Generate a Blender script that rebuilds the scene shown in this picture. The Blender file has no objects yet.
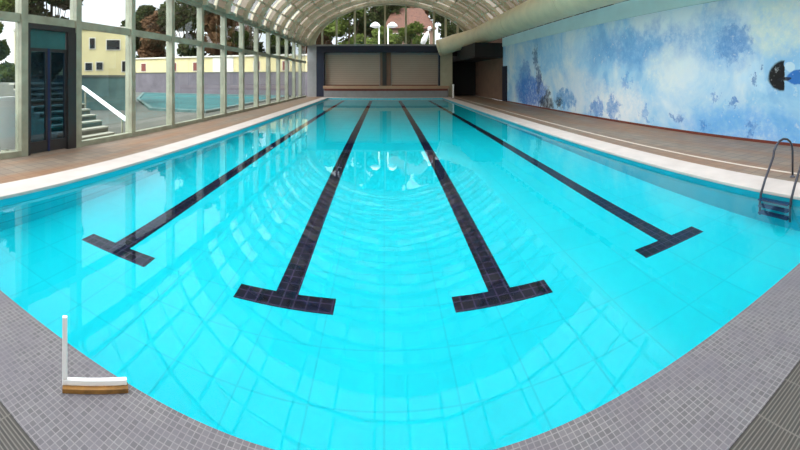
import bpy, bmesh, math, random
from mathutils import Vector, Matrix
PI = math.pi
scene = bpy.context.scene
C = scene.collection
random.seed(7)

# ------------------------------------------------------------------ materials
def new_mat(name):
    m = bpy.data.materials.new(name); m.use_nodes = True
    nt = m.node_tree; nt.nodes.clear()
    out = nt.nodes.new('ShaderNodeOutputMaterial')
    return m, nt, out

class G:
    """small node graph helper"""
    def __init__(s, nt): s.nt = nt
    def n(s, t, **kw):
        nd = s.nt.nodes.new(t)
        for k, v in kw.items():
            if k in ('op',): nd.operation = v
            else: setattr(nd, k, v)
        return nd
    def l(s, a, b): s.nt.links.new(a, b)
    def coord(s): return s.n('ShaderNodeTexCoord').outputs['Object']
    def math(s, op, a, b=None, clamp=False):
        nd = s.n('ShaderNodeMath'); nd.operation = op; nd.use_clamp = clamp
        for i, v in enumerate((a, b)):
            if v is None: continue
            if isinstance(v, (int, float)): nd.inputs[i].default_value = v
            else: s.l(v, nd.inputs[i])
        return nd.outputs[0]
    def noise(s, vec, scale, detail=4, rough=.55, dist=0):
        nd = s.n('ShaderNodeTexNoise'); nd.inputs['Scale'].default_value = scale
        nd.inputs['Detail'].default_value = detail; nd.inputs['Roughness'].default_value = rough
        nd.inputs['Distortion'].default_value = dist
        if vec is not None: s.l(vec, nd.inputs['Vector'])
        return nd
    def ramp(s, fac, stops, interp='LINEAR'):
        nd = s.n('ShaderNodeValToRGB'); cr = nd.color_ramp; cr.interpolation = interp
        while len(cr.elements) > 1: cr.elements.remove(cr.elements[-1])
        cr.elements[0].position = stops[0][0]; cr.elements[0].color = (*stops[0][1], 1)
        for p, c in stops[1:]:
            e = cr.elements.new(p); e.color = (*c, 1)
        s.l(fac, nd.inputs[0]); return nd.outputs[0]
    def mix(s, fac, a, b):
        nd = s.n('ShaderNodeMix'); nd.data_type = 'RGBA'
        for sock, v in ((nd.inputs[0], fac), (nd.inputs[6], a), (nd.inputs[7], b)):
            if isinstance(v, (int, float)): sock.default_value = v
            elif isinstance(v, tuple): sock.default_value = (*v, 1)
            else: s.l(v, sock)
        return nd.outputs[2]

def srgb(r, g, b):
    f = lambda c: (c/255/12.92 if c/255 <= .04045 else ((c/255+.055)/1.055)**2.4)
    return (f(r), f(g), f(b))

def plain(name, col, rough=.6, var=.12, scale=3.0, metal=0.0, bump=0.0):
    m, nt, out = new_mat(name); g = G(nt)
    co = g.coord(); nz = g.noise(co, scale)
    lo = tuple(c*(1-var) for c in col); hi = tuple(min(1, c*(1+var)) for c in col)
    c = g.ramp(nz.outputs['Fac'], [(.3, lo), (.7, hi)])
    p = g.n('ShaderNodeBsdfPrincipled'); g.l(c, p.inputs['Base Color'])
    p.inputs['Roughness'].default_value = rough; p.inputs['Metallic'].default_value = metal
    if bump:
        b = g.n('ShaderNodeBump'); b.inputs['Strength'].default_value = bump
        n2 = g.noise(co, scale*6); g.l(n2.outputs['Fac'], b.inputs['Height']); g.l(b.outputs[0], p.inputs['Normal'])
    g.l(p.outputs[0], out.inputs[0]); return m

def tiles(name, cols, grout, w, h, mortar, rough=.5, offset=0.0, stain=None, stain_scale=.6, rot=0.0, axis='xy', bias=0.0, stretch=None, spec=.5):
    m, nt, out = new_mat(name); g = G(nt)
    co = g.coord()
    mp = g.n('ShaderNodeMapping'); g.l(co, mp.inputs['Vector'])
    if axis == 'yz': mp.inputs['Rotation'].default_value = (0, PI/2, 0) ; mp.inputs['Rotation'].default_value = (PI/2, 0, PI/2)
    elif axis == 'xz': mp.inputs['Rotation'].default_value = (-PI/2, 0, 0)
    else: mp.inputs['Rotation'].default_value = (0, 0, rot)
    bt = g.n('ShaderNodeTexBrick'); g.l(mp.outputs[0], bt.inputs['Vector'])
    bt.offset = offset; bt.inputs['Scale'].default_value = 1.0
    bt.inputs['Brick Width'].default_value = w; bt.inputs['Row Height'].default_value = h
    bt.inputs['Mortar Size'].default_value = mortar; bt.inputs['Mortar Smooth'].default_value = .1
    bt.inputs['Bias'].default_value = bias
    bt.inputs['Color1'].default_value = (*cols[0], 1); bt.inputs['Color2'].default_value = (*cols[1], 1)
    bt.inputs['Mortar'].default_value = (*grout, 1)
    c = bt.outputs['Color']
    if stain:
        sv = co
        if stretch:
            m2 = g.n('ShaderNodeMapping'); g.l(co, m2.inputs['Vector']); m2.inputs['Scale'].default_value = stretch; sv = m2.outputs[0]
        nz = g.noise(sv, stain_scale, 6, .65)
        f = g.ramp(nz.outputs['Fac'], [(.42, (0, 0, 0)), (.68, (1, 1, 1))])
        c = g.mix(g.math('MULTIPLY', f, .7), c, stain)
    p = g.n('ShaderNodeBsdfPrincipled'); g.l(c, p.inputs['Base Color']); p.inputs['Roughness'].default_value = rough; p.inputs['Specular IOR Level'].default_value = spec
    g.l(p.outputs[0], out.inputs[0]); return m

def pane_mat(name, tint=(.93, .96, .95), rough=0.0):
    m, nt, out = new_mat(name); g = G(nt)
    tr = g.n('ShaderNodeBsdfTransparent'); tr.inputs[0].default_value = (*tint, 1)
    gl = g.n('ShaderNodeBsdfGlossy'); gl.inputs['Roughness'].default_value = rough
    lw = g.n('ShaderNodeLayerWeight'); lw.inputs[0].default_value = .5
    fr = g.math('ADD', g.math('MULTIPLY', g.math('POWER', lw.outputs['Facing'], 5.0), .8), .04)
    mx = g.n('ShaderNodeMixShader'); g.l(fr, mx.inputs[0]); g.l(tr.outputs[0], mx.inputs[1]); g.l(gl.outputs[0], mx.inputs[2])
    g.l(mx.outputs[0], out.inputs[0]); return m

def roof_sheet(name, col=(.80, .80, .76), f0=.10, f1=.28):
    m, nt, out = new_mat(name); g = G(nt)
    co = g.coord()
    tr = g.n('ShaderNodeBsdfTransparent'); tr.inputs[0].default_value = (.68, .70, .69, 1)
    tl = g.n('ShaderNodeBsdfTranslucent'); tl.inputs[0].default_value = (*col, 1)
    nz = g.noise(co, .9, 5)
    f = g.ramp(nz.outputs['Fac'], [(.35, (f0,)*3), (.7, (f1,)*3)])
    mx = g.n('ShaderNodeMixShader'); g.l(f, mx.inputs[0]); g.l(tr.outputs[0], mx.inputs[1]); g.l(tl.outputs[0], mx.inputs[2])
    g.l(mx.outputs[0], out.inputs[0]); return m

def water_mat():
    m, nt, out = new_mat('pool_water_surface'); g = G(nt)
    co = g.coord()
    p = g.n('ShaderNodeBsdfGlass'); p.inputs['IOR'].default_value = 1.28
    p.inputs['Roughness'].default_value = 0.0; p.inputs['Color'].default_value = (.93, 1, 1, 1)
    n1 = g.noise(co, 1.1, 2, .5, .4); n2 = g.noise(co, 5.0, 2, .5, .2)
    h = g.math('ADD', g.math('MULTIPLY', n1.outputs['Fac'], 1.0), g.math('MULTIPLY', n2.outputs['Fac'], .18))
    b = g.n('ShaderNodeBump'); b.inputs['Strength'].default_value = .065; b.inputs['Distance'].default_value = .02
    g.l(h, b.inputs['Height']); g.l(b.outputs[0], p.inputs['Normal'])
    g.l(p.outputs[0], out.inputs[0]); return m

# ------------------------------------------------------------------ camera model (to turn photo positions on known planes into metres)
CX, Y0, F, EYE = 384.2, 77.0, 388.0, 1.9
def on_wall_x(px, py, X):
    az = (px-CX)/F; r = X/math.sin(az)
    return X/math.tan(az), EYE+(Y0-py)/F*r              # -> Y, Z
def on_wall_y(px, py, Y):
    az = (px-CX)/F
    return Y*math.tan(az), EYE+(Y0-py)/F*Y/math.cos(az)  # -> X, Z

def mural_mat(X):
    """sea-coloured spray mural; coordinates are metres along (y) and up (z) the wall"""
    m, nt, out = new_mat('sea_mural_paint'); g = G(nt)
    co = g.coord()
    w = g.noise(co, 1.3, 5, .6); w2 = g.noise(co, .35, 5, .6, .6); w3 = g.noise(co, 4.5, 5, .7)
    sub = g.n('ShaderNodeVectorMath'); sub.operation = 'SUBTRACT'; g.l(w.outputs['Color'], sub.inputs[0]); sub.inputs[1].default_value = (.5, .5, .5)
    sc = g.n('ShaderNodeVectorMath'); sc.operation = 'SCALE'; g.l(sub.outputs[0], sc.inputs[0]); sc.inputs['Scale'].default_value = 1.5
    ad = g.n('ShaderNodeVectorMath'); ad.operation = 'ADD'; g.l(co, ad.inputs[0]); g.l(sc.outputs[0], ad.inputs[1])
    sc2 = g.n('ShaderNodeVectorMath'); sc2.operation = 'SCALE'; g.l(sub.outputs[0], sc2.inputs[0]); sc2.inputs['Scale'].default_value = .25
    ad2 = g.n('ShaderNodeVectorMath'); ad2.operation = 'ADD'; g.l(co, ad2.inputs[0]); g.l(sc2.outputs[0], ad2.inputs[1])
    sx = g.n('ShaderNodeSeparateXYZ'); g.l(ad.outputs[0], sx.inputs[0])
    sx2 = g.n('ShaderNodeSeparateXYZ'); g.l(ad2.outputs[0], sx2.inputs[0])
    w5 = g.noise(co, 2.6, 6, .7)
    sb3 = g.n('ShaderNodeVectorMath'); sb3.operation = 'SUBTRACT'; g.l(w5.outputs['Color'], sb3.inputs[0]); sb3.inputs[1].default_value = (.5, .5, .5)
    sc3 = g.n('ShaderNodeVectorMath'); sc3.operation = 'SCALE'; g.l(sb3.outputs[0], sc3.inputs[0]); sc3.inputs['Scale'].default_value = 1.7
    ad3 = g.n('ShaderNodeVectorMath'); ad3.operation = 'ADD'; g.l(co, ad3.inputs[0]); g.l(sc3.outputs[0], ad3.inputs[1])
    sx3 = g.n('ShaderNodeSeparateXYZ'); g.l(ad3.outputs[0], sx3.inputs[0])
    col = g.ramp(w2.outputs['Fac'], [(.30, srgb(108, 172, 226)), (.45, srgb(160, 208, 240)), (.60, srgb(214, 232, 244))])
    # painted patches: photo rectangle x0,y0,x1,y1, colour, strength, warp level
    P = [(575, 26, 690, 68, srgb(98, 160, 218), .85, 0), (690, 5, 752, 60, srgb(104, 168, 222), .7, 0),
         (505, 45, 575, 66, srgb(140, 196, 236), .6, 0),
         (640, 45, 690, 92, srgb(226, 238, 240), .8, 0), (586, 84, 646, 122, srgb(236, 240, 244), .9, 0),
         (556, 68, 600, 112, srgb(214, 228, 242), .8, 0), (742, -8, 806, 56, srgb(222, 236, 228), .85, 0),
         (700, 35, 756, 72, srgb(128, 184, 232), .7, 0), (664, 108, 830, 152, srgb(92, 170, 238), .8, 0),
         (735, 68, 772, 94, srgb(190, 226, 250), .8, 0),
         (514, 76, 546, 108, srgb(36, 110, 206), 1.0, 3), (519, 62, 531, 86, srgb(60, 124, 204), .8, 3),
         (533, 46, 538, 70, srgb(44, 84, 140), .85, 3), (536, 66, 541, 94, srgb(36, 70, 126), .9, 3),
         (590, 98, 603, 118, srgb(70, 136, 210), .9, 3), (554, 90, 576, 108, srgb(56, 140, 206), .9, 3), (606, 96, 619, 118, srgb(84, 148, 214), .9, 3),
         (538, 96, 554, 111, srgb(10, 16, 40), 1.0, 3), (545, 88, 551, 97, srgb(14, 24, 52), .9, 3), (556, 98, 563, 109, srgb(10, 40, 62), .95, 3),
         (670, 112, 684, 123, srgb(58, 112, 190), .8, 3), (726, 96, 738, 110, srgb(50, 116, 196), .85, 3), (698, 120, 710, 131, srgb(60, 124, 206), .7, 3),
         (744, 118, 754, 142, srgb(60, 116, 200), .7, 3), (710, 88, 718, 98, srgb(70, 130, 206), .7, 3), (640, 108, 652, 118, srgb(80, 146, 216), .7, 3),
         (716, 22, 752, 60, srgb(84, 140, 206), .75, 3), (622, 74, 630, 88, srgb(86, 150, 220), .7, 3), (752, 66, 758, 84, srgb(40, 96, 170), .8, 3),
         (767, 60, 805, 92, srgb(4, 5, 10), 1.0, 2), (786, 70, 815, 86, srgb(46, 116, 196), 1.0, 2), (785, 62, 795, 72, srgb(200, 228, 244), .9, 2), (778, 77, 792, 81, srgb(16, 22, 34), .9, 2)]
    for x0, y0, x1, y1, c, s, wl in P:
        xm, ym = (x0+x1)/2, (y0+y1)/2
        Yc, Zc = on_wall_x(xm, ym, X); Ya, _ = on_wall_x(x0, ym, X); Yb, _ = on_wall_x(x1, ym, X)
        _, Za = on_wall_x(xm, y0, X)
        ry, rz = abs(Ya-Yb)/2, abs(Za-Zc)
        src = {0: sx, 1: sx2, 2: sx2, 3: sx3}[wl]
        dy = g.math('DIVIDE', g.math('SUBTRACT', src.outputs[1], Yc), ry); dz = g.math('DIVIDE', g.math('SUBTRACT', src.outputs[2], Zc), rz)
        d = g.math('ADD', g.math('MULTIPLY', dy, dy), g.math('MULTIPLY', dz, dz))
        soft = (.9, .6, .2, .5)[wl]
        f = g.n('ShaderNodeMapRange'); f.interpolation_type = 'SMOOTHSTEP'; g.l(d, f.inputs[0])
        f.inputs[1].default_value = 1+soft*.6; f.inputs[2].default_value = max(.05, 1-soft); f.inputs[3].default_value = 0; f.inputs[4].default_value = s
        fac = f.outputs[0]
        if c == srgb(4, 5, 10):      # the fin is cut off straight at the back
            fac = g.math('MULTIPLY', fac, g.math('GREATER_THAN', sx2.outputs[1], on_wall_x(785, 76, X)[0]))
        if wl != 2:
            k = g.n('ShaderNodeMapRange'); g.l(w3.outputs['Fac'], k.inputs[0]); k.inputs[1].default_value = .33; k.inputs[2].default_value = .6
            k.inputs[3].default_value = .35; k.inputs[4].default_value = 1; fac = g.math('MULTIPLY', fac, k.outputs[0])
        col = g.mix(fac, col, c)
    # spray speckle
    sp = g.ramp(w3.outputs['Fac'], [(.58, (0, 0, 0)), (.70, (1, 1, 1))])
    col = g.mix(g.math('MULTIPLY', sp, .55), col, srgb(226, 236, 242))
    p = g.n('ShaderNodeBsdfPrincipled'); g.l(col, p.inputs['Base Color']); p.inputs['Roughness'].default_value = .7
    g.l(p.outputs[0], out.inputs[0]); return m

M = {}
M['basin'] = tiles('turquoise_pool_tile', [(.004, .62, .73), (.005, .65, .76)], (.004, .55, .665), .62, .62, .009, .4, spec=.08)
M['lane'] = tiles('black_lane_tile', [(.001, .002, .014), (.003, .004, .024)], (.055, .035, .09), .145, .145, .009, .4, spec=.08)
M['poolwall'] = tiles('pool_wall_tile', [(.009, .58, .68), (.011, .63, .73)], (.008, .40, .50), .30, .30, .016, .4, axis='yz', spec=.08)
M['waterline'] = tiles('waterline_tile', [(.010, .55, .70), (.014, .60, .74)], (.01, .38, .50), .30, .30, .016, .35, axis='yz')
M['water'] = water_mat()
M['deck'] = tiles('brown_deck_tile', [srgb(136, 120, 104), srgb(118, 104, 92)], srgb(98, 88, 78), .30, .30, .012, .55, stain=srgb(142, 94, 56), stain_scale=.8, stretch=(1.3, .16, 1))
M['coping'] = plain('white_coping_stone', srgb(198, 186, 180), .5, .08, 2)
M['mosaic'] = tiles('grey_mosaic_tile', [srgb(88, 85, 88), srgb(108, 104, 108)], srgb(132, 128, 130), .036, .036, .003, .45, stain=srgb(100, 94, 104), stain_scale=3.0)
M['grating'] = tiles('drain_grating', [srgb(52, 49, 47), srgb(66, 62, 58)], srgb(104, 99, 94), .3, .022, .004, .5)
M['deckline'] = plain('pale_drain_line', srgb(205, 190, 176), .5, .06)
M['mural'] = mural_mat(9.29)
M['cream'] = plain('cream_green_paint', srgb(182, 174, 146), .5, .10, 1.5)
M['steel'] = plain('grey_green_steel', srgb(146, 146, 126), .5, .22, 2.0)
M['rib'] = plain('weathered_white_rib', srgb(204, 194, 170), .55, .16, 4.0)
M['pane'] = pane_mat('window_glass')
M['darkpane'] = pane_mat('tinted_door_glass', (.22, .32, .38))
M['sheet'] = roof_sheet('polycarbonate_sheet')
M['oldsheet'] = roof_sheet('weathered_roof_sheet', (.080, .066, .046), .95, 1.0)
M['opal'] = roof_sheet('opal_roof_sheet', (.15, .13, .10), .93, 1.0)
M['darkframe'] = plain('dark_bronze_frame', srgb(44, 42, 42), .4, .1)
M['blueframe'] = plain('navy_frame', srgb(18, 28, 70), .4, .1)
M['navy'] = plain('navy_paint', srgb(9, 20, 46), .5, .15, 2)
M['palegrey'] = plain('pale_grey_trim', srgb(136, 134, 134), .5, .08)
M['softcyan'] = plain('pale_cyan_paint', srgb(192, 222, 226), .6, .06, 1)
M['duct'] = plain('cream_duct_skin', srgb(228, 216, 184), .45, .10, 1.2)
M['wallwhite'] = plain('offwhite_plaster', srgb(205, 200, 188), .7, .06)
M['black'] = plain('painted_recess_shade', srgb(20, 17, 14), .8, .1)  # near-black colour puts the side passage's shade into its surfaces
M['beige'] = plain('beige_plaster', srgb(118, 92, 76), .7, .12, 1.5)
M['white'] = plain('white_enamel', srgb(250, 250, 250), .35, .02)
M['wood'] = plain('brown_wood', srgb(134, 94, 42), .55, .35, 14)
M['chrome'] = plain('dull_steel_tube', srgb(70, 72, 82), .3, .1, 6, metal=.6)
M['bluestep'] = plain('dark_blue_tread', srgb(20, 50, 92), .5, .1)
M['orange'] = plain('terracotta_fascia', srgb(172, 136, 108), .6, .12, 1)
M['redwood'] = plain('dark_red_strip', srgb(110, 50, 40), .6, .15, 2)
M['greywall'] = plain('grey_render', srgb(98, 92, 98), .8, .2, .8)
M['yellow'] = plain('yellow_cream_render', srgb(204, 190, 142), .8, .10, .6)
M['redroof'] = plain('red_tile_roof', srgb(84, 52, 38), .8, .3, 2.5)
M['darkwin'] = plain('dark_window', srgb(40, 38, 40), .2, .1)
M['paving'] = tiles('courtyard_paving', [srgb(74, 78, 70), srgb(88, 88, 80)], srgb(66, 66, 60), .6, .6, .015, .8)
M['teal'] = plain('teal_reflection_panel', srgb(44, 92, 92), .3, .35, .7)  # teal colour paints in the reflection on the panel over the door
M['tealgrey'] = plain('teal_grey_render', srgb(78, 104, 100), .7, .3, 1.2)
M['poolteal'] = plain('outdoor_pool_teal', srgb(30, 84, 84), .7, .35, .5)
M['nosing'] = plain('pale_step_nosing', srgb(158, 156, 142), .7, .1, 3)
M['stone'] = plain('grey_step_stone', srgb(92, 94, 84), .75, .12, 3)
M['bark'] = plain('bark', srgb(74, 58, 44), .9, .3, 6)
M['orangewall'] = M['orange']
def slat_mat():
    m, nt, out = new_mat('slatted_shutter'); g = G(nt); co = g.coord()
    wv = g.n('ShaderNodeTexWave'); wv.wave_type = 'BANDS'; wv.bands_direction = 'Z'; g.l(co, wv.inputs['Vector']); wv.inputs['Scale'].default_value = 1.6
    nz = g.noise(co, .7)
    c = g.mix(g.math('MULTIPLY', wv.outputs['Fac'], .35), srgb(176, 158, 142), srgb(132, 118, 106))
    c = g.mix(g.math('MULTIPLY', nz.outputs['Fac'], .4), c, srgb(134, 116, 102))
    p = g.n('ShaderNodeBsdfPrincipled'); g.l(c, p.inputs['Base Color']); p.inputs['Roughness'].default_value = .6
    b = g.n('ShaderNodeBump'); b.inputs['Strength'].default_value = .4; g.l(wv.outputs['Fac'], b.inputs['Height']); g.l(b.outputs[0], p.inputs['Normal'])
    g.l(p.outputs[0], out.inputs[0]); return m
M['slat'] = slat_mat()
def leaf_mat(name, a, b):
    m, nt, out = new_mat(name); g = G(nt); co = g.coord()
    nz = g.noise(co, 1.2, 4)
    c = g.ramp(nz.outputs['Fac'], [(.3, a), (.7, b)])
    d = g.n('ShaderNodeBsdfDiffuse'); t = g.n('ShaderNodeBsdfTranslucent'); g.l(c, d.inputs[0]); g.l(c, t.inputs[0])
    mx = g.n('ShaderNodeMixShader'); mx.inputs[0].default_value = .3; g.l(d.outputs[0], mx.inputs[1]); g.l(t.outputs[0], mx.inputs[2])
    g.l(mx.outputs[0], out.inputs[0]); return m
M['leafdark'] = leaf_mat('dark_foliage', srgb(34, 42, 26), srgb(66, 74, 44))
M['leafgreen'] = leaf_mat('green_foliage', srgb(60, 78, 36), srgb(104, 116, 58))
M['leafbrown'] = leaf_mat('brown_foliage', srgb(78, 58, 44), srgb(116, 88, 64))

# ------------------------------------------------------------------ mesh helpers
def bx(bm, x0, x1, y0, y1, z0, z1, mi=0):
    vs = [bm.verts.new((x, y, z)) for x in (x0, x1) for y in (y0, y1) for z in (z0, z1)]
    for f in ((0, 1, 3, 2), (4, 6, 7, 5), (0, 4, 5, 1), (2, 3, 7, 6), (0, 2, 6, 4), (1, 5, 7, 3)):
        bm.faces.new([vs[i] for i in f]).material_index = mi
    return vs
def bar(bm, a, b, w, h, up=Vector((0, 0, 1))):
    a, b = Vector(a), Vector(b); d = (b-a).normalized(); s = d.cross(up)
    if s.length < 1e-4: s = d.cross(Vector((0, 1, 0)))
    s.normalize(); u = s.cross(d).normalized()
    r = []
    for p in (a, b):
        r.append([bm.verts.new(p+s*sx*w/2+u*sz*h/2) for sx, sz in ((-1, -1), (1, -1), (1, 1), (-1, 1))])
    bm.faces.new(r[0][::-1]); bm.faces.new(r[1])
    for i in range(4):
        j = (i+1) % 4; bm.faces.new((r[0][i], r[0][j], r[1][j], r[1][i]))
def tube(bm, pts, rad, seg=12, cap=True):
    pts = [Vector(p) for p in pts]; rings = []; n = len(pts)
    rads = rad if isinstance(rad, (list, tuple)) else [rad]*n
    t0 = (pts[1]-pts[0]).normalized()
    ref = Vector((0, 0, 1)) if abs(t0.z) < .9 else Vector((1, 0, 0))
    u = t0.cross(ref).normalized()
    for i, p in enumerate(pts):
        t = (pts[min(i+1, n-1)]-pts[max(i-1, 0)]).normalized()
        u = (u-t*u.dot(t)).normalized(); v = t.cross(u)
        rings.append([bm.verts.new(p+(u*math.cos(2*PI*k/seg)+v*math.sin(2*PI*k/seg))*rads[i]) for k in range(seg)])
    for a, b in zip(rings, rings[1:]):
        for k in range(seg):
            f = bm.faces.new((a[k], a[(k+1) % seg], b[(k+1) % seg], b[k])); f.smooth = True
    if cap:
        bm.faces.new(rings[0][::-1]); bm.faces.new(rings[-1])
def lathe(bm, prof, seg=20, c=(0, 0, 0)):
    c = Vector(c); rings = []
    for r, z in prof:
        rings.append([bm.verts.new(c+Vector((r*math.cos(2*PI*k/seg), r*math.sin(2*PI*k/seg), z))) for k in range(seg)])
    for a, b in zip(rings, rings[1:]):
        for k in range(seg):
            f = bm.faces.new((a[k], a[(k+1) % seg], b[(k+1) % seg], b[k])); f.smooth = True
    bm.faces.new(rings[0][::-1]); bm.faces.new(rings[-1])
def obj(name, bm, mat, parent=None, loc=None, bevel=0):
    bmesh.ops.recalc_face_normals(bm, faces=bm.faces)
    me = bpy.data.meshes.new(name); bm.to_mesh(me); bm.free()
    for mm in (mat if isinstance(mat, list) else [mat]): me.materials.append(mm)
    o = bpy.data.objects.new(name, me); C.objects.link(o)
    if parent is not None: o.parent = parent
    if loc is not None: o.location = loc
    if bevel:
        b = o.modifiers.new('bevel', 'BEVEL'); b.width = bevel; b.segments = 2; b.limit_method = 'ANGLE'
    return o
def box_obj(name, mat, parent, *d, bevel=0):
    bm = bmesh.new(); bx(bm, *d); return obj(name, bm, mat, parent, bevel=bevel)
def thing(name, label, cat, loc=(0, 0, 0), group=None, rz=0):
    o = bpy.data.objects.new(name, None); C.objects.link(o); o.location = loc; o.rotation_euler = (0, 0, rz)
    o['label'] = label; o['category'] = cat
    if group: o['group'] = group
    return o
def tag(o, label, cat, group=None, kind=None):
    o['label'] = label; o['category'] = cat
    if group: o['group'] = group
    if kind: o['kind'] = kind
    return o
def struct(o, label=None):
    o['kind'] = 'structure'
    if label: o['label'] = label
    return o
def sempty(name, label=None):
    o = bpy.data.objects.new(name, None); C.objects.link(o); return struct(o, label)

# ------------------------------------------------------------------ dimensions (metres; deck is z=0, camera above the origin)
YB, YE = -4.79, 36.9            # back and end of the hall
XL, XR = -7.52, 9.29            # glazed wall, mural wall
PL, PR, PN, PF = -5.15, 5.40, 1.90, 35.2   # pool edges
WZ, BZ = -0.10, -1.17           # water level, pool floor
# ------------------------------------------------------------------ floor
bm = bmesh.new()
T = .25
bx(bm, XL-.1, -5.74, YB, YE+2.5, -T, 0); bx(bm, 6.10, XR, YB, YE+2.5, -T, 0)
bx(bm, -5.74, 6.10, PF+.45, YE+2.5, -T, 0); bx(bm, -5.74, 6.10, YB, .62, -T, 0)
struct(obj('floor', bm, M['deck']), 'brown tiled pool deck')
bm = bmesh.new(); bx(bm, -5.74, 6.10, 1.25, PN, -T, 0)
struct(obj('floor_near', bm, M['mosaic']), 'grey mosaic tiled deck at the near end of the pool')
bm = bmesh.new(); bx(bm, -5.74, 6.10, .62, 1.25, -T, -.004)
struct(obj('trim_1', bm, M['grating']), 'dark ribbed drain strip behind the grey mosaic')
bm = bmesh.new(); bx(bm, 6.62, 6.70, YB, YE, 0, .006)
struct(obj('trim_2', bm, M['deckline']), 'pale drain line in the right deck')

# ------------------------------------------------------------------ pool
pool = thing('swimming_pool', 'long turquoise tiled swimming pool with four black lane lines', 'swimming pool', (0, 0, 0))
bm = bmesh.new()
def quad(bm, pts, mi=0):
    f = bm.faces.new([bm.verts.new(p) for p in pts]); f.material_index = mi
bx(bm, PL-.25, PR+.25, PN-.25, PF+.25, BZ-.2, BZ)                 # floor slab
o = obj('basin_floor', bm, M['basin'], pool)
bm = bmesh.new()
bx(bm, PL-.2, PL, PN, PF, BZ, -T); bx(bm, PR, PR+.2, PN, PF, BZ, -T)
bx(bm, PL-.2, PR+.2, PN-.2, PN, BZ, -T-.001); bx(bm, PL-.2, PR+.2, PF, PF+.2, BZ, -T-.001)
obj('basin_wall', bm, M['poolwall'], pool)
bm = bmesh.new()
bx(bm, PL-.2, PL, PN, PF, -T, -.045); bx(bm, PR, PR+.2, PN, PF, -T, -.045); bx(bm, PL-.2, PR+.2, PF, PF+.2, -T, -.045)
obj('waterline_band', bm, M['waterline'], pool)
for d in ((-5.74, PL+.03, PN, PF+.45), (PR-.03, 6.10, PN, PF+.45), (PL+.03, PR-.03, PF-.03, PF+.45)):
    bm = bmesh.new(); bx(bm, d[0], d[1], d[2], d[3], -.045, .012)
    co = obj('coping', bm, M['coping'], pool, bevel=.01); co['label'] = 'white stone coping'
LX = (-3.558, -1.135, 1.360, 3.93)
TY0, TY1, LW, TW = 4.18, 4.45, .27, .58
for x in LX:
    bm = bmesh.new(); z0, z1 = BZ, BZ+.004
    bx(bm, x-TW, x+TW, TY0, TY1, z0, z1); bx(bm, x-LW/2, x+LW/2, TY1, PF-1.4, z0, z1)
    o = obj('lane_line', bm, M['lane'], pool); o['label'] = 'black tiled lane line ending in a cross bar'
bm = bmesh.new(); nx, ny = 8, 24
g_ = [[bm.verts.new((PL+(PR-PL)*i/nx, PN+(PF-PN)*j/ny, WZ)) for i in range(nx+1)] for j in range(ny+1)]
for j in range(ny):
    for i in range(nx): bm.faces.new((g_[j][i], g_[j][i+1], g_[j+1][i+1], g_[j+1][i]))
w = obj('pool_water', bm, M['water'])
if w.data.polygons[0].normal.z < 0: w.data.flip_normals()
tag(w, 'calm clear turquoise water filling the swimming pool', 'water', kind='stuff')

# ------------------------------------------------------------------ pool ladder on the right edge
lad = thing('pool_ladder', 'steel pool ladder with dark treads at the right edge of the pool', 'ladder', (PR, 3.35, 0))
for s in (-.28, .30):
    bm = bmesh.new()
    pts = [(1.0, s, 0), (1.0, s, .45)]
    for k in range(0, 9):
        a = PI*k/8; pts.append((.66+.34*math.cos(a), s, .50+.27*math.sin(a)))
    pts += [(.06, s, .16), (-.07, s, -.06), (-.10, s, -.35), (-.10, s, -.82)]
    tube(bm, pts, .021, 10); h = obj('handrail', bm, M['chrome'], lad)
    bm = bmesh.new(); lathe(bm, [(.055, 0), (.055, .012), (.03, .02), (.022, .04)], 14, (1.0, s, 0)); obj('flange', bm, M['chrome'], h)
for z in (-.16, -.44, -.72):
    box_obj('tread', M['bluestep'], lad, -.18, -.04, -.27, .29, z, z+.05, bevel=.01)

# ------------------------------------------------------------------ white L-shaped bracket on the near deck
rz = math.atan2(1.867-1.61, -1.459+1.737)
br = thing('floor_bracket', 'white L-shaped metal bracket on a brown base standing on grey mosaic', 'bracket', (-1.737, 1.61, 0), rz=rz)
box_obj('base_strip', M['wood'], br, -.012, .385, -.04, .012, 0, .028, bevel=.003)
box_obj('foot', M['white'], br, -.014, .378, -.014, .012, .028, .062, bevel=.004)
box_obj('upright', M['white'], br, -.014, .016, -.014, .012, .062, .44, bevel=.004)

# ------------------------------------------------------------------ roof vault
STEP = 2.44
VC, VA, VZ, VB, VP = .80, 8.32, 4.95, 4.25, 1.75
def vault(t, off=0.0):
    c, s = math.cos(t), math.sin(t)
    e = 2/VP
    return (VC+(VA-off)*math.copysign(abs(c)**e, c), VZ+(VB-off)*abs(s)**e)
NV = 36
ts = [PI*i/NV for i in range(NV+1)]
bm = bmesh.new()
edges = [YB]
yy = 7.41-STEP*5+STEP/2
while yy < YE-.1:
    edges.append(yy); yy += STEP/2
edges.append(YE)
rows = [[bm.verts.new((vault(t)[0], yy, vault(t)[1])) for t in ts] for yy in edges]
rs = random.Random(21)
for j in range(len(edges)-1):
    for i in range(0, NV, 2):                      # one sheet between two ribs and two purlins
        u = rs.random()
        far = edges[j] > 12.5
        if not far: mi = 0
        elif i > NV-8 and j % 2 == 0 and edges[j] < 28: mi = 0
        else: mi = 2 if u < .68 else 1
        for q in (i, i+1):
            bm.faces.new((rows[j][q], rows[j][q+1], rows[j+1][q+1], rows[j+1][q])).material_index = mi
ceil = struct(obj('ceiling', bm, [M['sheet'], M['opal'], M['oldsheet']]), 'barrel vault of clear roof sheets on pale ribs')
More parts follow.
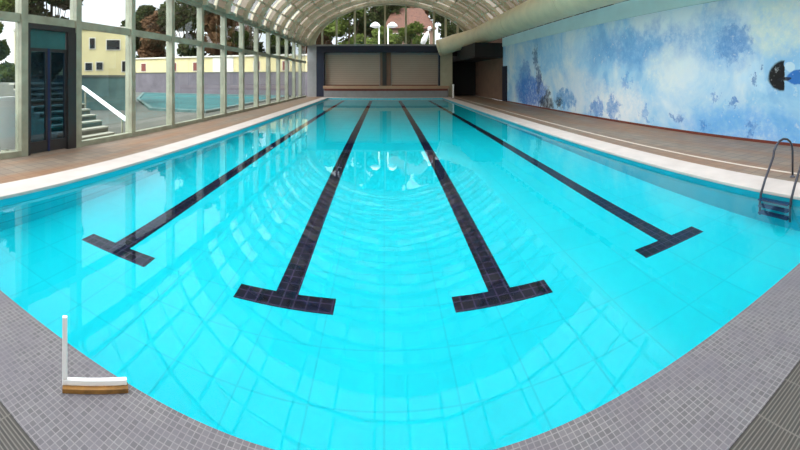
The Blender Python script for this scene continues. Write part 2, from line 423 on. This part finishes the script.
def rib_mesh(width, depth):
    bm = bmesh.new(); rr = []
    for t in ts:
        a, b = vault(t, .01), vault(t, depth)
        rr.append([bm.verts.new((a[0], -width/2, a[1])), bm.verts.new((a[0], width/2, a[1])), bm.verts.new((b[0], width/2, b[1])), bm.verts.new((b[0], -width/2, b[1]))])
    for p, q in zip(rr, rr[1:]):
        for k in range(4): bm.faces.new((p[k], p[(k+1) % 4], q[(k+1) % 4], q[k]))
    return bm
proto = None
y = 7.41-STEP*5
k = 0
while y < YE+.1:
    for kind in (0, 1):
        yy = y+kind*STEP/2
        if yy > YE-.1 or yy < YB: continue
        if kind == 0:
            if proto is None or 'main' not in proto: proto = proto or {}; o = obj('rib', rib_mesh(.13, .30), M['rib'], ceil); proto['main'] = o
            else: o = proto['main'].copy(); C.objects.link(o); o.parent = ceil
        else:
            if 'minor' not in proto: o = obj('rib', rib_mesh(.06, .16), M['rib'], ceil); proto['minor'] = o
            else: o = proto['minor'].copy(); C.objects.link(o); o.parent = ceil
        o.location = (0, yy, 0)
    y += STEP
for t in [PI*i/18 for i in range(1, 18)]:
    a = vault(t, .10)
    bm = bmesh.new(); bx(bm, a[0]-.04, a[0]+.04, YB, YE-.02, a[1]-.05, a[1]+.05); obj('purlin', bm, M['rib'], ceil)
# ------------------------------------------------------------------ glazed wall on the left: one window per bay
SP = 4.98
mull_y = [7.41+STEP*i for i in range(-5, 13)]; mull_y[-1] = YE-.12; mull_y[4] = 5.58
wn = 0
for i in range(len(mull_y)-1):
    ya, yb = mull_y[i], mull_y[i+1]
    wn += 1
    is_door = i == 4
    r = sempty('door_1' if is_door else 'window_%d' % wn, 'dark tinted double door in the glazed wall' if is_door else None)
    box_obj('mullion', M['steel'], r, XL-.16, XL+.10, ya-.10, ya+.10, 0, SP)
    box_obj('transom', M['steel'], r, XL-.08, XL+.06, ya+.10, yb-.10, 3.22, 3.42)
    box_obj('top_rail', M['steel'], r, XL-.08, XL+.06, ya+.10, yb-.10, SP-.14, SP)
    box_obj('upper_pane', M['pane'], r, XL-.015, XL-.005, ya+.10, yb-.10, 3.42, SP-.14)
    if not is_door:
        box_obj('sill', M['steel'], r, XL-.10, XL+.08, ya+.10, yb-.10, 0, .14)
        box_obj('lower_pane', M['pane'], r, XL-.015, XL-.005, ya+.10, yb-.10, .14, 3.22)
        if i == 7:
            box_obj('mullion_shade', M['darkframe'], r, XL-.14, XL+.04, ya+.10, ya+.20, 0.14, 3.22)  # dark strip stands in for the shaded side of the mullion
    else:
        box_obj('header_panel', M['darkframe'], r, XL-.10, XL+.06, ya+.10, yb-.10, 3.08, 3.22)
        fan = box_obj('overpanel', M['teal'], r, XL-.03, XL, ya+.18, yb-.42, 2.62, 3.08); fan['label'] = 'panel over the door with a grey teal reflection painted in'
        box_obj('jamb', M['darkframe'], r, XL-.12, XL+.09, yb-.40, yb-.10, 0, 3.08)
        box_obj('jamb', M['darkframe'], r, XL-.12, XL+.09, ya+.10, ya+.18, 0, 3.08)
        m_ = (ya+yb-.22)/2
        for a, b in ((ya+.18, m_-.03), (m_+.03, yb-.40)):
            lf = box_obj('door_leaf', M['darkpane'], r, XL-.03, XL+.0, a, b, .12, 2.62)
            bm = bmesh.new(); bx(bm, XL-.05, XL+.03, a, a+.06, .02, 2.62); bx(bm, XL-.05, XL+.03, b-.06, b, .02, 2.62); bx(bm, XL-.05, XL+.03, a+.06, b-.06, .02, .30)
            bx(bm, XL-.05, XL+.03, a+.06, b-.06, 2.54, 2.62); obj('leaf_frame', bm, M['darkframe'], lf)
        box_obj('centre_stile', M['blueframe'], r, XL-.06, XL+.05, m_-.03, m_+.03, .02, 2.62)
# eaves beam
bm = bmesh.new(); bx(bm, XL-.18, XL+.12, YB, YE, SP, SP+.16); struct(obj('trim_3', bm, M['steel']), 'eaves beam over the glazed wall')

# ------------------------------------------------------------------ right wall with mural
ME = 29.4
bm = bmesh.new(); bx(bm, XR, XR+.25, YB, ME, 0, 4.30)
wr = struct(obj('wall_right', bm, M['mural']), 'wall painted with a pale blue sea mural')
bm = bmesh.new(); bx(bm, XR-.06, XR+.25, YB, ME, 4.30, 5.6); struct(obj('trim_4', bm, M['softcyan']), 'pale cyan band above the mural')
bm = bmesh.new(); bx(bm, XR+.05, XR+.25, ME, YE+2.3, 0, 5.6); struct(obj('wall_right_end', bm, M['beige']), 'beige wall beyond the mural')
bm = bmesh.new(); bx(bm, XR-.02, XR+.05, YB, ME, 0, .08); struct(obj('baseboard_right', bm, M['redwood']))
bm = bmesh.new(); bx(bm, 7.0, XR+.05, ME+.02, YE+2.3, 3.45, 4.6); struct(obj('ceiling_side', bm, M['black']), 'soffit coloured black as shade over the side passage')
# dark door against the far end of the mural
d2 = sempty('door_2', 'dark blue door at the far end of the mural')
box_obj('leaf', M['navy'], d2, XR-.07, XR-.001, 28.3, 29.4, 0.0, 2.75)
box_obj('handle', M['chrome'], d2, XR-.13, XR-.07, 28.42, 28.47, 1.0, 1.2)
# back wall
bm = bmesh.new(); bx(bm, XL-.1, XR+.25, YB-.25, YB, -.25, 5.2); struct(obj('wall_back', bm, M['wallwhite']))
bm = bmesh.new()
vs = [bm.verts.new((vault(t)[0], YB-.05, vault(t)[1])) for t in ts]; bm.faces.new(vs)
struct(obj('wall_gable_back', bm, M['wallwhite']))

# ------------------------------------------------------------------ end wall
XPL, XPR = -6.55, 5.35
we = sempty('wall_end', 'end wall around the shuttered portal')
box_obj('side_pier', M['palegrey'], we, XL+.1, XPL, YE, YE+.5, 0, 5.0)
o = box_obj('pale_column', M['cream'], we, XPR+.02, 6.55, YE-.02, YE+.5, 0, 5.0)
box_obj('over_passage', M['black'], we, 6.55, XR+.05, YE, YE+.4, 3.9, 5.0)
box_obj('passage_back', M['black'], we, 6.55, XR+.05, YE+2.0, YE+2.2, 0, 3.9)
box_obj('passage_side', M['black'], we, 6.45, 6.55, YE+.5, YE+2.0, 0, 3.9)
# gable between the window arch and the vault
AC, AA, AZ, AB, AP = .80, 7.45, 4.95, 3.85, 1.9
def arch(t):
    c, s = math.cos(t), math.sin(t); e = 2/AP
    return (AC+AA*math.copysign(abs(c)**e, c), AZ+AB*abs(s)**e)
bm = bmesh.new(); fr = []
for t in ts:
    a, b = vault(t), arch(t)
    fr.append([bm.verts.new(p) for p in ((a[0], YE-.04, a[1]), (b[0], YE-.04, b[1]), (b[0], YE+.25, b[1]), (a[0], YE+.25, a[1]))])
for p, q in zip(fr, fr[1:]):
    for k in range(4): bm.faces.new((p[k], p[(k+1) % 4], q[(k+1) % 4], q[k]))
obj('gable_band', bm, M['cream'], we)
ww = sempty('window_end', 'arched window with pale posts above the portal')
bm = bmesh.new(); vs = [bm.verts.new((arch(t)[0], YE+.12, arch(t)[1])) for t in ts]; bm.faces.new(vs); obj('pane', bm, M['pane'], ww)
for px in (322, 336.4, 354.7, 365, 385, 406, 434, 446, 458):
    X = YE*math.tan((px-CX)/F)
    u = abs((X-AC)/AA); zt = AZ+AB*(1-u**AP)**(1/AP) if u < 1 else AZ
    if zt > AZ+.2: box_obj('mullion', M['cream'], ww, X-.09, X+.09, YE+.02, YE+.22, AZ, zt)
# portal
pt = thing('portal_frame', 'navy portal frame with pale grey edge around two shutters', 'portal', (0, YE, 0))
box_obj('lintel', M['navy'], pt, XPL+.05, XPR, -.06, .9, 4.25, 4.86)
box_obj('jamb', M['navy'], pt, XPL+.05, XPL+.80, -.06, .9, 0, 4.25)
box_obj('jamb', M['navy'], pt, XPR-.10, XPR, -.06, .9, 0, 4.25)
e = box_obj('edge_trim', M['palegrey'], pt, XPL-.35, XPR, -.10, .3, 4.86, 5.02); e['label'] = 'pale grey edge'
e = box_obj('edge_trim', M['palegrey'], pt, XPL-.35, XPL+.05, -.10, .0, 0, 4.86)
XM = YE*math.tan((384.5-CX)/F)
post = thing('shutter_post', 'dark brown post standing between the two slatted shutters', 'post', (XM, YE+.45, 1.06))
box_obj('core', M['darkframe'], post, -.20, .20, -.12, .14, 0, 3.19)
box_obj('side_rail', M['beige'], post, -.42, -.20, -.04, .14, 0, 3.19); box_obj('side_rail', M['beige'], post, .20, .62, -.04, .14, 0, 3.19)
for nm, a, b in (('left', XPL+.80, XM-.42), ('right', XM+.62, XPR-.10)):
    s = thing('roller_shutter', 'pale slatted shutter filling the %s half of the navy portal' % nm, 'shutter', ((a+b)/2, YE+.5, 1.06), 'shutters under the portal')
    hw = (b-a)/2
    box_obj('curtain', M['slat'], s, -hw+.06, hw-.06, .03, .09, .08, 3.0)
    box_obj('bottom_bar', M['redwood'], s, -hw+.06, hw-.06, .0, .10, 0.0, .08)
    box_obj('head_box', M['palegrey'], s, -hw, hw, 0, .30, 3.0, 3.19)
    for sx in (-1, 1): box_obj('guide_rail', M['palegrey'], s, min(sx*hw, sx*(hw-.06)), max(sx*hw, sx*(hw-.06)), 0, .12, 0, 3.0)
# raised ledge below the shutters
lg = thing('end_ledge', 'low raised ledge with pale terracotta edge beneath the shutters', 'ledge', (0, YE, 0))
x0, x1 = XPL+.80, XPR+.75
box_obj('slab', M['orange'], lg, x0, x1, -.75, -.12, .80, 1.06)
box_obj('inner_slab', M['orange'], lg, x0+.01, XPR-.11, -.12, .88, .80, 1.06)
e = box_obj('shadow_strip', M['redwood'], lg, x0+.1, x1-.1, -.64, -.60, .60, .80); e['label'] = 'dark red strip'
box_obj('base', M['palegrey'], lg, x0+.05, x1-.05, -.60, -.14, 0, .80)
bo = thing('white_post', 'short white post on the deck at the far right corner of the pool', 'post', (6.35, 35.3, 0))
bm = bmesh.new(); lathe(bm, [(.11, 0), (.11, .04), (.07, .06), (.07, 1.05), (.05, 1.1)], 14); obj('shaft', bm, M['white'], bo)
bm = bmesh.new(); lathe(bm, [(.085, 1.1), (.10, 1.14), (.085, 1.2), (.03, 1.23)], 14); obj('cap', bm, M['white'], bo)

# ------------------------------------------------------------------ big round duct along the mural wall
bm = bmesh.new()
pts = [(8.2, YB+.02, 5.5)]
for y in range(-2, 33, 2): pts.append((8.2, y, 5.5))
for a in (0, 15, 30, 45, 60, 75):
    a = math.radians(a); pts.append((8.2-2.2*(1-math.cos(a)), 33.2+2.2*math.sin(a), 5.5-.55*(1-math.cos(a))))
pts += [(5.9, 35.75, 4.85), (5.15, 35.9, 4.62)]
dt = thing('ventilation_duct', 'large round cream duct running above the blue mural', 'duct', (0, 0, 0))
tube(bm, pts, .78, 28); obj('duct_tube', bm, M['duct'], dt)
bm = bmesh.new()
d = (Vector(pts[-1])-Vector(pts[-2])).normalized()
tube(bm, [Vector(pts[-1])-d*.05, Vector(pts[-1])+d*.10, Vector(pts[-1])+d*.2], [.80, .80, .62], 28); obj('end_cap', bm, M['duct'], dt)
for y in (0, 8, 16, 24, 32):
    bm = bmesh.new(); tube(bm, [(8.2, y-.04, 5.5), (8.2, y+.04, 5.5)], .795, 28)
    bx(bm, 8.9, XR-.061, y-.04, y+.04, 5.4, 5.5); obj('hanger_band', bm, M['duct'], dt)

# ------------------------------------------------------------------ things outside
bm = bmesh.new(); bx(bm, -70, XL-.2, YB-20, 80, -.4, -.12); bx(bm, XL-.2, 40, YE+2.6, 80, -.4, -.12)
struct(obj('ground', bm, M['paving']), 'courtyard paving')
# upper terrace behind the arched window
bm = bmesh.new(); bx(bm, XPL-.4, 6.5, YE+.91, YE+9, 4.70, 4.95); bx(bm, XPL-.4, 6.5, YE+8.8, YE+9, -.12, 4.70)
struct(obj('floor_terrace', bm, M['palegrey']), 'upper terrace behind the arched window')
def lamp(px, lab, tilt):
    Y = YE+3.5; X = Y*math.tan((px-CX)/F)
    t = thing('lamp_post', lab, 'lamp post', (X, Y, 4.95), 'lamp posts behind the arched window')
    bm = bmesh.new(); lathe(bm, [(.16, 0), (.16, .06), (.07, .12), (.07, 2.15)], 14); obj('pole', bm, M['white'], t)
    bm = bmesh.new(); lathe(bm, [(.10, 2.05), (.52, 2.18), (.56, 2.26), (.38, 2.50), (.12, 2.66)], 20, (tilt, 0, 0)); obj('lamp_head', bm, M['white'], t)
    bm = bmesh.new(); tube(bm, [(0, 0, 2.05), (tilt*.5, 0, 2.16), (tilt, 0, 2.16)], .06, 10); obj('neck', bm, M['white'], t)
lamp(379, 'white mushroom lamp post, left of the pair behind the arched window', -.38)
lamp(388, 'white mushroom lamp post, right of the pair behind the arched window', .46)
# white folded parasol, leaning
X, _ = on_wall_y(421, 43, YE+3)
ps = thing('folded_parasol', 'white folded parasol leaning behind the right of the arched window', 'parasol', (X, YE+3, 4.95))
bm = bmesh.new(); tube(bm, [(0, 0, 0), (.35, 0, .8), (.95, 0, 2.1)], .04, 8); obj('pole', bm, M['white'], ps)
bm = bmesh.new(); tube(bm, [(.15, 0, .35), (.34, 0, .8), (.6, 0, 1.35), (.78, 0, 1.75)], [.24, .30, .2, .05], 12); obj('canopy', bm, M['white'], ps)
bm = bmesh.new(); tube(bm, [(.80, 0, 1.78), (.92, 0, 2.04), (.98, 0, 2.16)], [.16, .2, .06], 10); obj('finial', bm, M['white'], ps)

# stairs outside the third bay
st = thing('outdoor_staircase', 'pale stone steps outside the glass beside the dark door', 'staircase', (-8.3, 8.9, -.12))
for k in range(10):
    so = box_obj('step', M['stone'], st, -.28*(k+1), -.28*k, -1.25, 1.05, 0, .18*(k+1)-.05)
    box_obj('nosing', M['nosing'], so, -.28*(k+1), -.28*k+.03, -1.25, 1.05, .18*(k+1)-.05, .18*(k+1))
box_obj('landing', M['stone'], st, -4.6, -2.8, -1.25, 1.05, 0, 1.80)
hr = thing('stair_handrail', 'white sloping handrail beside the stone steps outside the glass', 'handrail', (-7.85, 10.02, -.12))
bm = bmesh.new(); bar(bm, (0.0, 0, .62), (-3.0, 1.0, 1.62), .07, .12); obj('rail', bm, M['white'], hr)
for a in (.08, .92):
    bm = bmesh.new(); bar(bm, (-3.0*a, 1.0*a, 0), (-3.0*a, 1.0*a, .62+1.0*a), .05, .05, Vector((0, 1, 0))); obj('baluster', bm, M['steel'], hr)
# teal retaining wall and cream house behind the stairs
rw = thing('garden_wall', 'low teal grey garden wall behind the outdoor steps', 'wall', (-15.2, 18.0, -.12), rz=math.radians(38))
box_obj('wall_body', M['tealgrey'], rw, -6, 1.2, 0, .3, 0, 2.0); box_obj('cap', M['stone'], rw, -6.05, 1.25, -.05, .35, 2.0, 2.14)
hs = thing('cream_house', 'cream house with small dark windows rising behind the outdoor steps', 'house', (-17.3, 20.6, -.12), rz=math.radians(40))
box_obj('walls', M['yellow'], hs, -7, 1.2, 0, 5, 0, 5.3)
box_obj('parapet', M['wallwhite'], hs, -7.1, 1.3, -.1, 5.1, 5.3, 5.5)
for wx, wz, w2, h2 in ((.0, 4.25, .9, .65), (-1.45, 4.35, .35, .7), (-.95, 2.78, .42, .5), (-1.7, 2.74, .45, .5), (.8, 2.75, .36, .7)):
    f = box_obj('window_frame', M['wallwhite'], hs, wx-w2/2-.06, wx+w2/2+.06, -.03, .02, wz-h2/2-.06, wz+h2/2+.06)
    box_obj('pane', M['darkwin'], f, wx-w2/2, wx+w2/2, -.05, -.02, wz-h2/2, wz+h2/2)
# long cream building across the courtyard
lb = thing('long_cream_building', 'long low cream building across the courtyard beyond the glazed wall', 'building', (-22, 44, -.12))
box_obj('walls', M['yellow'], lb, -18, 14.2, 0, 4, 0, 4.5)
box_obj('roof_slab', M['wallwhite'], lb, -18.2, 14.4, -.2, 4.2, 4.5, 4.68)
w = box_obj('white_bay', M['wallwhite'], lb, 1.2, 4.0, -.05, 0, 2.3, 4.45); w['label'] = 'white wall section'
for wx in (-12, -9.4, -4.5, -1.2, 7.0, 10.6):
    f = box_obj('window_frame', M['wallwhite'], lb, wx-.45, wx+.45, -.04, .0, 2.75, 3.95)
    box_obj('pane', M['redwood'], f, wx-.38, wx+.38, -.06, -.03, 2.82, 3.88)
gw = thing('boundary_wall', 'mauve grey boundary wall in front of the long cream building', 'wall', (-22, 41.5, -.12))
box_obj('wall_body', M['greywall'], gw, -18, 14.0, 0, .35, 0, 2.5); box_obj('cap', M['stone'], gw, -18, 14.0, -.05, .4, 2.5, 2.62)
# outdoor pool basin behind glass balustrade
op = thing('outdoor_pool', 'teal outdoor pool in the courtyard beyond the glazed wall', 'pool', (-16, 28, -.12))
poly = [(-13.4, 19.4), (-9.6, 19.4), (-9.6, 39), (-28, 39), (-20.5, 27.6)]
cxm, cym = -15.5, 30
def prism(bm, pts, z0, z1):
    lo = [bm.verts.new((x+16, y-28, z0)) for x, y in pts]; hi = [bm.verts.new((x+16, y-28, z1)) for x, y in pts]
    bm.faces.new(lo[::-1]); bm.faces.new(hi)
    for i in range(len(pts)): bm.faces.new((lo[i], lo[(i+1) % len(pts)], hi[(i+1) % len(pts)], hi[i]))
bm = bmesh.new()
for i in range(5):
    p, q = poly[i], poly[(i+1) % 5]; k_ = .05
    ins = lambda v: (v[0]+(cxm-v[0])*k_, v[1]+(cym-v[1])*k_)
    prism(bm, [p, q, ins(q), ins(p)], 0, .14)
obj('rim', bm, M['tealgrey'], op)
bm = bmesh.new(); prism(bm, [ins(p) for p in poly], 0, .08); obj('water_sheet', bm, M['poolteal'], op)
# white board by the left-most bay
wbd = thing('white_board', 'white panel standing outside the leftmost bay of glass', 'panel', (-8.4, 4.9, -.12))
box_obj('board', M['white'], wbd, -.05, 0, -.9, 1.1, .12, 1.50, bevel=.01)
for yy in (-.7, .8): box_obj('foot', M['steel'], wbd, -.25, .2, yy, yy+.06, 0, .12)
# red-roofed house beyond the arched window
rh = thing('red_roofed_house', 'red tile roofed house among trees seen through the arched window', 'house', (3.6, 52, -.12))
box_obj('walls', M['beige'], rh, -3.4, 3.0, 0, 6, 0, 8.6)
bm = bmesh.new()
v = [bm.verts.new(p) for p in ((-3.8, -.5, 8.5), (3.4, -.5, 8.5), (3.4, 6.5, 8.5), (-3.8, 6.5, 8.5), (-2.2, 3, 11.8), (1.8, 3, 11.8))]
for f in ((0, 1, 5, 4), (1, 2, 5), (2, 3, 4, 5), (3, 0, 4), (3, 2, 1, 0)): bm.faces.new([v[i] for i in f])
obj('roof', bm, M['redroof'], rh)
for wx in (-2, .2, 2):
    f = box_obj('window_frame', M['wallwhite'], rh, wx-.5, wx+.5, -.05, 0, 6.4, 7.9); box_obj('pane', M['darkwin'], f, wx-.42, wx+.42, -.07, -.04, 6.48, 7.82)

# ------------------------------------------------------------------ trees
def tree_meshes(seed, h, cr, trunk_h, nleaf, leaf):
    rnd = random.Random(seed)
    bm = bmesh.new()
    tube(bm, [(0, 0, 0), (.1, .05, trunk_h*.5), (0, .1, trunk_h), (.1, 0, h*.75)], [.34, .26, .2, .06], 10)
    cl = []
    for k in range(16):
        a = rnd.uniform(0, 2*PI); rr = cr*math.sqrt(rnd.random())*.72; z = trunk_h+(h-trunk_h)*rnd.uniform(.12, .86)
        p = Vector((rr*math.cos(a), rr*math.sin(a), z)); cl.append((p, rnd.uniform(.32, .5)*cr))
        tube(bm, [(0, .05, trunk_h*.9+.2), (p.x*.5, p.y*.5, (trunk_h+z)/2), p], [.1, .06, .02], 6)
    tb = bm
    bm = bmesh.new()
    for k in range(nleaf):
        c, r = cl[rnd.randrange(len(cl))]
        d = Vector((rnd.gauss(0, 1), rnd.gauss(0, 1), rnd.gauss(0, 1))).normalized()*r*rnd.random()**.4
        p = c+Vector((d.x, d.y, d.z*.8))
        u = Vector((rnd.gauss(0, 1), rnd.gauss(0, 1), rnd.gauss(0, 1))).normalized(); v = u.orthogonal().normalized()
        s = leaf*rnd.uniform(.6, 1.3)
        bm.faces.new([bm.verts.new(p+q) for q in (u*s, v*s*.55, -u*s, -v*s*.55)])
    return tb, bm
PT = {}
for nm, seed, h, cr, th, mat in (('a', 3, 17, 3.9, 3.0, 'leafdark'), ('b', 5, 15, 3.5, 2.6, 'leafgreen'), ('c', 9, 14, 3.5, 2.6, 'leafbrown')):
    tb, lb_ = tree_meshes(seed, h, cr, th, 8000, .34)
    bmesh.ops.recalc_face_normals(tb, faces=tb.faces)
    m1 = bpy.data.meshes.new('trunk_'+nm); tb.to_mesh(m1); tb.free(); m1.materials.append(M['bark'])
    m2 = bpy.data.meshes.new('crown_'+nm); lb_.to_mesh(m2); lb_.free(); m2.materials.append(M[mat])
    PT[nm] = (m1, m2)
def tree(kind, x, y, lab, s=1.0, rz=0, grp='trees across the courtyard'):
    t = thing('tree', lab, 'tree', (x, y, -.12), grp, rz); t.scale = (s, s, s)
    for n_, me in zip(('trunk', 'crown'), PT[kind]):
        o = bpy.data.objects.new(n_, me); C.objects.link(o); o.parent = t
    return t
row = [('c', -36.5, 56, 1.2, 1), ('a', -30.5, 55, 1.3, 2), ('c', -25, 56, 1.25, 3), ('a', -20, 55, 1.25, 4), ('a', -15, 57, 1.2, 5), ('b', -10.6, 54, 1.05, 1.5)]
LBL = ['brown-leaved tree behind the left end of the long cream building',
       'tall dark tree, second from the left behind the long cream building', 'brown-leaved tree, third from the left behind the long cream building',
       'dark tree, fourth from the left behind the long cream building', 'dark tree, fifth from the left behind the long cream building', 'green tree behind the right end of the long cream building']
for (k, x, y, s, r), l in zip(row, LBL): tree(k, x, y, l, s, r)
tree('b', -17.5, 10.6, 'green tree outside the leftmost bays of the glazed wall', .50, 3.0, 'trees beside the glazed wall')
tree('a', -16.0, 13.8, 'dark tree outside the glass above the dark door', .56, .6, 'trees beside the glazed wall')
for k, x, y, s_, r, l in (('c', -9.2, 53.5, .85, .4, 'brown-leaved tree at the far left of the arched window'), ('b', -4.6, 50.5, .92, .9, 'green tree at the left of the arched window'),
                         ('a', -1.0, 57, 1.05, 1.7, 'tall dark tree behind the white lamp posts in the arched window'),
                         ('a', 9.2, 52.5, .95, 2.9, 'dark tree at the right of the arched window'), ('b', 3.4, 47.2, .60, 4.1, 'small green tree in front of the red roof in the arched window'),
                         ('b', .1, 48.5, .58, 2.2, 'small green tree between the white lamp posts in the arched window'),
                         ('c', 5.5, 66, 1.35, .8, 'brown-leaved tree rising behind the red roof in the arched window')):
    tree(k, x, y, l, s_, r, 'trees beyond the arched window')
tree('a', -41, 57.5, 'dark tree beside the cream house, left of the brown-leaved trees', .95, .3)

# ------------------------------------------------------------------ sky, camera, view
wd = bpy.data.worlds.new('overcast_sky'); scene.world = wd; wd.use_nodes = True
nt = wd.node_tree; nt.nodes.clear(); g = G(nt)
o = g.n('ShaderNodeOutputWorld'); b = g.n('ShaderNodeBackground'); g.l(b.outputs[0], o.inputs[0])
tc = g.n('ShaderNodeTexCoord'); nz = g.noise(tc.outputs['Generated'], 2.2, 5)
g.l(g.ramp(nz.outputs['Fac'], [(.35, (.80, .86, .98)), (.65, (1, .99, .98))]), b.inputs[0])
# overcast plus an added, unseen bright lobe behind the camera to light pool and mural
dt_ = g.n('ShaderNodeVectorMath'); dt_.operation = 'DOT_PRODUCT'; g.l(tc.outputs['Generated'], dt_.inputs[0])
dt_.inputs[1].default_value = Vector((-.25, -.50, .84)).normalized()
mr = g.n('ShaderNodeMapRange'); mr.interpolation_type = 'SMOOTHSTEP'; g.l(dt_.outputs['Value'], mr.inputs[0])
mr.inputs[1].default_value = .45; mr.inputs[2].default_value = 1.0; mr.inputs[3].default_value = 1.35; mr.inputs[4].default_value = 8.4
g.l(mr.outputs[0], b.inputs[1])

cam = bpy.data.cameras.new('camera'); co = bpy.data.objects.new('camera', cam); C.objects.link(co); scene.camera = co
co.location = (0, 0, EYE); co.rotation_euler = (PI/2, 0, 0)
cam.type = 'PANO'; cam.panorama_type = 'CENTRAL_CYLINDRICAL'
cam.central_cylindrical_radius = 1.0
cam.central_cylindrical_range_u_min = -CX/F; cam.central_cylindrical_range_u_max = (800-CX)/F
cam.central_cylindrical_range_v_min = -(450-Y0)/F; cam.central_cylindrical_range_v_max = Y0/F
cam.clip_end = 500
vs = scene.view_settings; vs.view_transform = 'Standard'; vs.look = 'None'; vs.gamma = 1; vs.use_curve_mapping = False
vs.exposure = 0.24
cy = scene.cycles
cy.use_denoising = True; cy.max_bounces = 14; cy.diffuse_bounces = 6; cy.transparent_max_bounces = 16; cy.transmission_bounces = 10; cy.glossy_bounces = 4
cy.sample_clamp_indirect = 10
